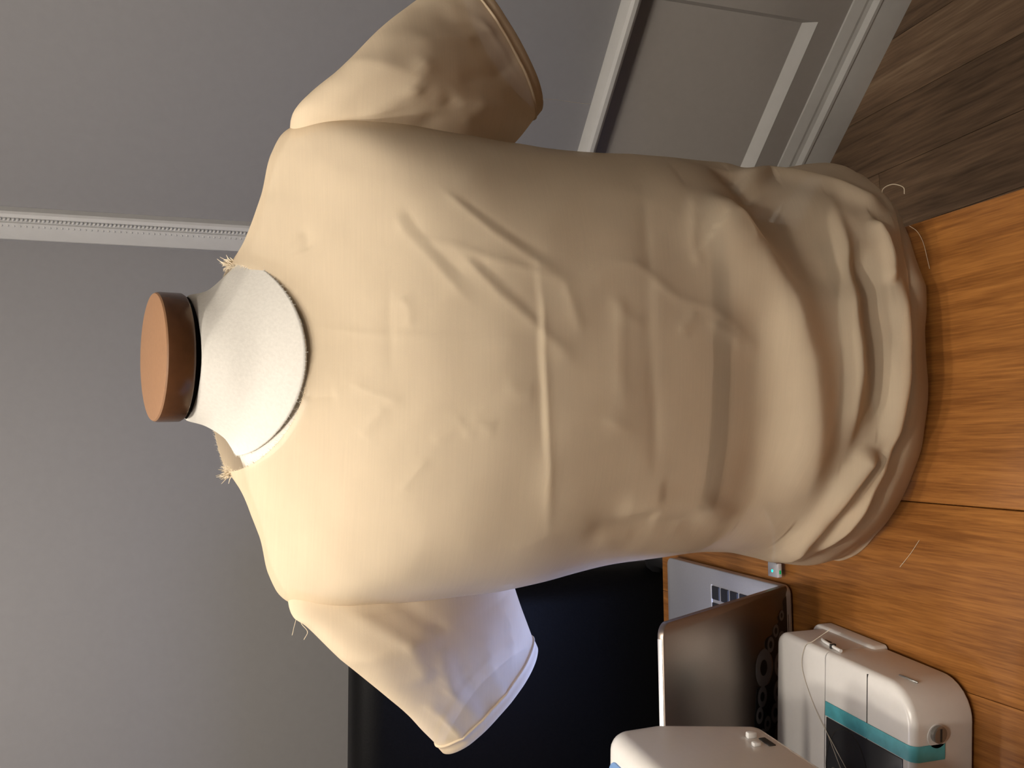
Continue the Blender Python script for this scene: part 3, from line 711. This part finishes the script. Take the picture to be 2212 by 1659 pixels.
# frayed raw neckline: short fibres standing off the cut edge
def fibre(bm, p, d, ln, r=.00012, bend=.3):
    p = Vector(p); d = Vector(d).normalized(); side = Vector((random.uniform(-1, 1), random.uniform(-1, 1), random.uniform(-1, 1))) * bend
    bm_tube(bm, [p, p + d * ln * .5 + side * ln * .25, p + d * ln + side * ln], [r, r * .8, r * .4], 3, False)
bm = bmesh.new()
org = Vector(ROOT)
for k in range(900):
    j = random.randrange(NT); p = Vector(P[0, j]); q = Vector(P[4, j]); d = (p - q).normalized()
    tip = abs(math.cos(th[j])) > .985
    fibre(bm, p - org - d * .001, d, random.uniform(.001, .003) * (2.2 if tip else 1), .00016, .5)
stuff(from_bm('frayed_edge', bm, M['muslin_thread'], shirt))
bm = bmesh.new()
for k in range(700):
    j = random.randrange(len(th0)); d = Vector(FELT_DIR[j]).normalized()
    fibre(bm, Vector(FELT_EDGE[j]) - org - d * .0008, d, random.uniform(.0008, .0022), .00013, .6)
stuff(from_bm('felt_fuzz', bm, M['felt'], form))
# collar tips at both shoulder seams
for j, sx in ((0, 1), (NT // 2, -1)):
    p0 = Vector(P[0, j]) - org
    bm = bmesh.new()
    for k in range(70):
        a = random.uniform(-.8, .8)
        fibre(bm, p0 + Vector((sx * random.uniform(-.002, .004), random.uniform(-.008, .008), random.uniform(-.004, .001))), (sx * .5 + random.uniform(-.6, .6), a * .5, 1), random.uniform(.002, .0065), .0005, .6)
    stuff(from_bm('seam_fray', bm, M['muslin_thread'], shirt))
# loose threads
def loose(pts, r=.0003): tube('loose_thread', shift(smooth_line(pts, 8), tuple(-org)), r, M['muslin_thread'], shirt, 5)
loose([(.262, .748, .300), (.263, .749, .285), (.2625, .749, .262), (.263, .749, .252)], .00012)
loose([(-.190, .74, .513), (-.199, .735, .513), (-.206, .732, .508), (-.212, .73, .511)])
loose([(-.188, .74, .514), (-.201, .737, .518), (-.209, .735, .520)], .00025)
loose([(.170, .640, .012), (.177, .634, .017), (.1805, .628, .012), (.178, .625, .003), (.172, .625, .0015)], .0004)
loose([(.142, .616, .004), (.136, .6085, .0025), (.126, .6030, .0012), (.112, .5985, .001), (.102, .5955, .001)], .00025)

# ------------------------------------------------------------------ black leather chair beyond the table
chair = thing('office_chair', 'black leather high-backed chair behind the laptop, facing the table', 'chair', (-.575, 1.28, 0))
def cushion(name, lo, hi, r, mat, parent, puff=.0, axis=1):
    bm = bmesh.new(); bm_box(bm, lo, hi, r, 5)
    bmesh.ops.subdivide_edges(bm, edges=[e for e in bm.edges if e.calc_length() > .09], cuts=5, use_grid_fill=True)
    c = [(lo[k] + hi[k]) / 2 for k in range(3)]; h = [(hi[k] - lo[k]) / 2 for k in range(3)]
    for v in bm.verts:
        f = 1.0
        for k in range(3):
            if k != axis: f *= max(0, 1 - ((v.co[k] - c[k]) / h[k]) ** 2)
        v.co[axis] += puff * f * (1 if v.co[axis] > c[axis] else -1)
    return from_bm(name, bm, mat, parent, True, 60)
cushion('backrest', (-.275, .02, .50), (.265, .14, 1.140), .045, M['leather'], chair, .008, 1)
cushion('seat', (-.26, -.42, .42), (.25, .06, .52), .035, M['leather'], chair, .015, 2)
for sx in (-1, 1):
    tube('armrest', smooth_line([(sx * .27, .06, .62), (sx * .30, -.02, .655), (sx * .30, -.16, .655), (sx * .29, -.20, .60), (sx * .25, -.20, .47)], 5), .02, M['chair_plastic'], chair, 10)
lathe('gas_lift', [(.045, .14), (.045, .2), (.028, .21), (.028, .42)], M['chair_plastic'], chair, (0, -.18, 0), sides=20)
for k in range(5):
    a = 2 * PI * k / 5 + .3
    e = Vector((math.cos(a), math.sin(a), 0))
    leg = tube('leg', [Vector((0, -.18, .12)) + e * .02, Vector((0, -.18, .11)) + e * .15, Vector((0, -.18, .075)) + e * .28], [.028, .022, .014], M['chair_plastic'], chair, 10)
    lathe('caster', [(.012, -.018), (.027, -.016), (.027, .016), (.012, .018)], M['chair_plastic'], leg, Vector((0, -.18, .0275)) + e * .28, (-e.y, e.x, 0), 18)

# ------------------------------------------------------------------ laptop
lap = thing('laptop', 'open silver laptop with tentacle sticker on its lid, between form and sewing machine', 'laptop', (-.211, .784, TT + .0012), R(4))
LW, LD = .359, .247                                      # local: x from -LW to 0 (right hinge corner at the origin), y from 0 (hinge) to LD (front)
base = prism('base', round_poly([(-LW, -.004), (0, -.004), (0, LD), (-LW, LD)], [.010] * 4), .0015, .0155, M['aluminium'], lap, bevel_lo=.003, bevel_hi=.0012)
for x in (-.02, -LW + .02):
    for y in (.02, LD - .02): lathe('rubber_foot', [(.007, 0), (.007, .0018)], M['chair_plastic'], lap, (x, y, 0), sides=14)
# keyboard well frame and keys
box('keyboard_rim', (-.340, .1345, .0153), (-.0190, .1372, .0161), M['alu_edge'], lap, .0002)
box('trackpad', (-LW / 2 - .052, .150, .0153), (-LW / 2 + .052, .228, .01565), M['aluminium'], lap, .0002)
kb = bmesh.new(); bm_box(kb, (-.0079, -.0079, .0152), (.0079, .0079, .0168), .0009, 2)
bmesh.ops.recalc_face_normals(kb, faces=kb.faces)
kme = bpy.data.meshes.new('key'); kb.to_mesh(kme); kb.free(); kme.materials.append(M['key'])
for r in range(5):
    for c in range(16):
        if r == 0 and 5 <= c <= 9:
            if c != 7: continue
        o = link('key', kme, lap, None, False); o.location = (-.0280 - c * .0197, .1255 - r * .0197, 0)
        if r == 0 and c == 7: o.scale = (5.6, 1, 1)
for c in range(16):
    o = link('key', kme, lap, None, False); o.location = (-.0280 - c * .0197, .0335, 0); o.scale = (1, .55, 1)
# lid, leaning 31 degrees past upright
lean = R(30.5)
lid_e = Vector((0, -math.sin(lean), math.cos(lean))); lid_n = Vector((0, -math.cos(lean), -math.sin(lean)))   # up the lid, out of its back
hin = Vector((0, 0, .0075))
def lidp(u, w, d=0.0): return hin + Vector((-u, 0, 0)) + lid_e * w + lid_n * d
bm = bmesh.new()
rp = round_poly([(0, 0), (LW, 0), (LW, LD), (0, LD)], [.004, .004, .011, .011])
bm_prism(bm, rp, -.0035, .0025, 'z', .0008, .0010, 2)
for v in bm.verts: v.co = lidp(v.co.x, v.co.y, v.co.z)
lid = from_bm('lid', bm, M['lid_metal'], lap, True, 30)
# bright strip on the lid's top edge, its light put into the colour
bm = bmesh.new(); bm_box(bm, (.013, LD - .0002, -.0030), (LW - .013, LD + .0007, .0012), .0003, 2)
for v in bm.verts: v.co = lidp(v.co.x, v.co.y, v.co.z)
from_bm('lit_lid_edge', bm, M['alu_edge'], lid, True, 30)
def lid_panel(name, u0, u1, w0, w1, d, mat):
    mesh(name, [lidp(u0, w0, d), lidp(u1, w0, d), lidp(u1, w1, d), lidp(u0, w1, d)], [(0, 1, 2, 3)], mat, lid, False)
lid_panel('bezel', .004, LW - .004, .012, LD - .004, -.0037, M['bezel'])
lid_panel('screen', .014, LW - .014, .022, LD - .014, -.0040, M['screen'])
tube('hinge', [lidp(.03, .0, -.001), lidp(LW - .03, .0, -.001)], .005, M['key'], lap, 10)
# tentacle sticker: black arm with ringed suckers, cut from vinyl
def flat_poly(bm, pts, d0, d1):
    lo = [bm.verts.new(lidp(u, w, d0)) for u, w in pts]; hi = [bm.verts.new(lidp(u, w, d1)) for u, w in pts]
    n = len(pts)
    bm.faces.new(hi)
    for i in range(n): bm.faces.new((lo[i], lo[(i + 1) % n], hi[(i + 1) % n], hi[i]))
arm = [(.0105, .004), (.0125, .0085), (.0165, .0125), (.0235, .0125), (.0290, .0260), (.0345, .0235), (.0380, .0360), (.0440, .0395), (.0465, .0545), (.0545, .0565),
       (.0620, .0455), (.0690, .0400), (.0800, .0405), (.0900, .0480), (.0918, .0560), (.0900, .0740), (.0935, .0790), (.1020, .0800), (.1100, .0815), (.1180, .0850), (.135, .086), (.160, .092), (.185, .098),
       (.205, .085), (.195, .066), (.165, .050), (.1400, .0400), (.1271, .0270), (.1124, .0190), (.0966, .0126), (.0848, .0073), (.0682, .0042), (.0515, .003), (.0346, .0025), (.0189, .0025)]
dec = bmesh.new()
sm = [(v.x, v.y) for v in smooth_line([(u, w, 0) for u, w in arm + arm[:1]], 3)[:-1]]
flat_poly(dec, sm, .0025, .0027)
bmesh.ops.triangulate(dec, faces=[f for f in dec.faces if len(f.verts) > 4])
decal = from_bm('tentacle_sticker', dec, M['decal_black'], lid)
for u, w, r, hole in [(.0287, .0166, .0055, .45), (.0421, .0312, .0066, .5), (.0530, .0185, .0085, .42), (.0537, .0442, .0078, .48), (.0770, .0246, .0126, .50), (.0733, .0615, .0185, .42),
                      (.1034, .0295, .0118, .45), (.1006, .0665, .0102, .45), (.1227, .0385, .0098, .48), (.1172, .0735, .0080, .45), (.1290, .0570, .0075, .4), (.142, .070, .011, .45), (.150, .055, .008, .45), (.163, .074, .009, .45)]:
    bm = bmesh.new()
    n = 26
    ro = [lidp(u + r * math.cos(2 * PI * k / n), w + r * math.sin(2 * PI * k / n), .00285) for k in range(n)]
    ri = [lidp(u + r * hole * math.cos(2 * PI * k / n), w + r * hole * math.sin(2 * PI * k / n), .00285) for k in range(n)]
    vo = [bm.verts.new(p) for p in ro]; vi = [bm.verts.new(p) for p in ri]
    for k in range(n): bm.faces.new((vo[k], vo[(k + 1) % n], vi[(k + 1) % n], vi[k]))
    fs = bm.faces.new([bm.verts.new(lidp(u + r * hole * math.cos(2 * PI * k / n), w + r * hole * math.sin(2 * PI * k / n), .0028)) for k in range(n)])
    me = bpy.data.meshes.new('sucker'); bmesh.ops.recalc_face_normals(bm, faces=bm.faces)
    for f in bm.faces: f.material_index = 1 if len(f.verts) > 4 else 0
    bm.to_mesh(me); bm.free(); me.materials.append(M['decal_grey']); me.materials.append(M['decal_black'])
    link('sucker', me, decal, None, False)

# charging plug at the laptop's side
plug = thing('charging_plug', 'small silver charging plug with a lit green dot, at the laptop side', 'plug', (-.2055, .800, TT + .0012), R(4))
prism('housing', round_poly([(0, -.0085), (.0155, -.0085), (.0155, .0085), (0, .0085)], [.0006, .0018, .0018, .0006]), .0060, .0115, M['aluminium'], plug, bevel_lo=.0005, bevel_hi=.0005, seg=2)
box('lit_end', (.0006, -.0092, .0064), (.0152, -.0086, .0111), M['white_plastic'], plug, .0002)  # white strip, painting in the light on the housing's end
lathe('charge_light', [(.0014, .0114), (.0014, .0117)], M['led_green'], plug, (.0065, .0005, 0), sides=16)
box('green_reflection', (.004, -.0096, .0075), (.008, -.0091, .0095), M['led_reflection'], plug)  # glowing patch standing in for the green dot's reflection
tube('cable', smooth_line([(.0150, .0015, .0088), (.022, .0015, .0082), (.033, .004, .005), (.055, .012, .003), (.08, .03, .003)], 6), .0017, M['white_plastic'], plug, 10)

# ------------------------------------------------------------------ sewing machine
SX = Vector((-.40, .62, 0))
sew = thing('sewing_machine', 'white sewing machine with blue top panel and teal tape on its bed', 'sewing machine', (SX.x, SX.y, TT))
def L(x, y): return (x - SX.x, y - SX.y)
def P3(x, y, z): return (x - SX.x, y - SX.y, z)
BX0, BX1 = -.640, -.2365
rear = prism('machine_base', round_poly([L(BX0, .6485), L(BX1, .6485), L(BX1, .722), L(BX0, .722)], [0, 0, .014, .01]), .0035, .063, M['machine'], sew, bevel_hi=.006, seg=4, keep=.6485 - SX.y)
prism('foot_block', round_poly([L(-.30, .6400), L(-.2340, .6400), L(-.2340, .728), L(-.30, .728)], [0, .004, .012, .004]), .0022, .018, M['machine'], sew, bevel_hi=.004, seg=3)
front = prism('accessory_tray', round_poly([L(BX0, .543), L(BX1, .543), L(BX1, .6475), L(BX0, .6475)], [.01, .030, 0, 0], 8), .0035, .063, M['machine'], sew, bevel_lo=.002, bevel_hi=.006, seg=4, keep=.6475 - SX.y)
box('tray_gap', P3(-.31, .5940, .0600), P3(-.2395, .5950, .06315), M['groove'], front)
box('needle_plate', P3(-.615, .5535, .0615), P3(-.2935, .6455, .0637), M['plate'], sew, .0005)
bm = bmesh.new()
cpts = [P3(-.335 + .040 * math.cos(a), .618 + .0265 * math.sin(a), .0638) for a in [2 * PI * k / 40 for k in range(41)]]
bm_tube(bm, cpts, .0007, 6, False)
from_bm('bobbin_cover_rim', bm, M['groove'], sew, True)
for x, y, z0, z1 in ((-.55, .69, .001, .004), (-.55, .57, .001, .004), (-.27, .57, .001, .004)):
    lathe('rubber_foot', [(.010, -.0005 + .0005), (.010, .0038)], M['chair_plastic'], sew, P3(x, y, 0), sides=14)
# teal tape laid along the bed as a guide and folded down over the front
prof = [(.6470, .0633), (.5500, .0633), (.5462, .0622), (.5440, .0600), (.5427, .0570), (.5427, .0320)]
outer = [L(0, y - .0005)[1:] + (z + .0006,) for y, z in prof]; inner = [L(0, y)[1:] + (z,) for y, z in prof]
bm = bmesh.new(); x0, x1 = -.2925 - SX.x, -.2800 - SX.x
ring = [[bm.verts.new((x, a, b)) for a, b in outer + inner[::-1]] for x in (x0, x1)]
n = len(ring[0])
for k in range(n): bm.faces.new((ring[0][k], ring[0][(k + 1) % n], ring[1][(k + 1) % n], ring[1][k]))
for r in ring:
    for k in range(len(prof) - 1): bm.faces.new((r[k], r[k + 1], r[n - 2 - k], r[n - 1 - k]))
from_bm('guide_tape', bm, M['seam_tape'], sew, True, 30)
# screw in its recess on the front
lathe('screw_recess', [(.0095, 0), (.0095, .0010), (.0080, .0010)], M['white_plastic'], sew, P3(-.2735, .5432, .040), (0, -1, 0), 24)
kn = lathe('thumb_screw', [(.0068, .0004), (.0068, .0035), (.0058, .0042)], M['steel'], sew, P3(-.2715, .5425, .0405), (0, -1, 0), 20)
box('screw_slot', P3(-.2765, .5380, .0395), P3(-.2665, .5386, .0412), M['groove'], kn)
# drop lever in a slot on the end
box('lever_slot', P3(-.2368, .669, .0390), P3(-.2361, .679, .0440), M['groove'], rear, .0003)
tube('feed_lever', smooth_line([P3(-.2350, .676, .0445), P3(-.2345, .668, .0482), P3(-.2345, .655, .0505), P3(-.2345, .640, .0528)], 5), .0016, M['white_plastic'], rear, 8)
box('lever_pivot', P3(-.2366, .6530, .0475), P3(-.2325, .6555, .0530), M['groove'], rear, .0003)
tube('end_mark', smooth_line([P3(-.2362, .577, .046), P3(-.2362, .569, .045), P3(-.2375, .561, .042)], 4), .0009, M['steel'], front, 6)  # thin curved grey line on the end face
# head: end face, white rim, blue panel on top, thread cutter near the bottom
hp = round_poly([L(0, .600)[1:] + (.300,), L(0, .603)[1:] + (.255,), L(0, .578)[1:] + (.178,), L(0, .450)[1:] + (.178,), L(0, .440)[1:] + (.300,)], [.018, .020, .014, .014, .018], 8)
head = prism('head', hp, BX0 - SX.x - .02, -.2600 - SX.x, M['machine'], sew, axis='x', bevel_hi=.012, seg=6)
prism('top_panel', round_poly([L(BX0 + .02, .455), L(-.2760, .455), L(-.2760, .588), L(BX0 + .02, .588)], [.006, .012, .012, .006]), .2990, .3012, M['machine_blue'], head, bevel_hi=.0008, seg=2)
column = prism('column', round_poly([L(-.645, .48), L(-.555, .48), L(-.555, .60), L(-.645, .60)], [.02] * 4), .0600, .1800, M['machine'], sew)
box('cutter_slot', P3(-.2604, .536, .1925), P3(-.2592, .550, .1980), M['groove'], head, .0004)
box('cutter_guard', P3(-.2602, .5515, .1975), P3(-.2555, .5560, .2055), M['white_plastic'], head, .0012)
box('cutter_guard', P3(-.2602, .5380, .2030), P3(-.2570, .5425, .2095), M['white_plastic'], head, .0012)
lathe('presser_bar', [(.0035, .085), (.0035, .18)], M['steel'], sew, P3(-.335, .60, 0), sides=12)
lathe('needle_clamp', [(.006, .10), (.006, .12)], M['steel'], sew, P3(-.335, .588, 0), sides=12)
tube('needle', [P3(-.335, .588, .10), P3(-.335, .588, .07)], .0006, M['steel'], sew, 6)
bm = bmesh.new(); bm_box(bm, P3(-.347, .585, .0795), P3(-.323, .615, .0822), .0008, 2)
from_bm('presser_foot', bm, M['steel'], sew, True)
lathe('work_light', [(.006, .1765), (.006, .1785)], M['led_white'], head, P3(-.315, .575, 0), sides=16)
# sewing thread trailing from the needle over the bed and off its end
tube('sewing_thread', smooth_line([P3(-.335, .588, .075), P3(-.315, .63, .066), P3(-.292, .660, .0638), P3(-.262, .6795, .0637), P3(-.2405, .6765, .0635), P3(-.2345, .672, .058), P3(-.2275, .668, .050), P3(-.222, .664, .045)], 8), .0003, M['thread'], sew, 5)
tube('sewing_thread', smooth_line([P3(-.301, .6475, .0645), P3(-.315, .634, .066), P3(-.335, .612, .070)], 6), .00025, M['thread'], sew, 5)
# a thread scrap on the table
t = tube('thread_scrap', smooth_line([(-.1325, .6049, TT + .0006), (-.146, .615, TT + .0006), (-.1604, .6275, TT + .0006)], 6), .00022, M['thread'], None, 5)
tag(t, 'pale thread scrap lying on the bare table between form and sewing machine', 'thread')
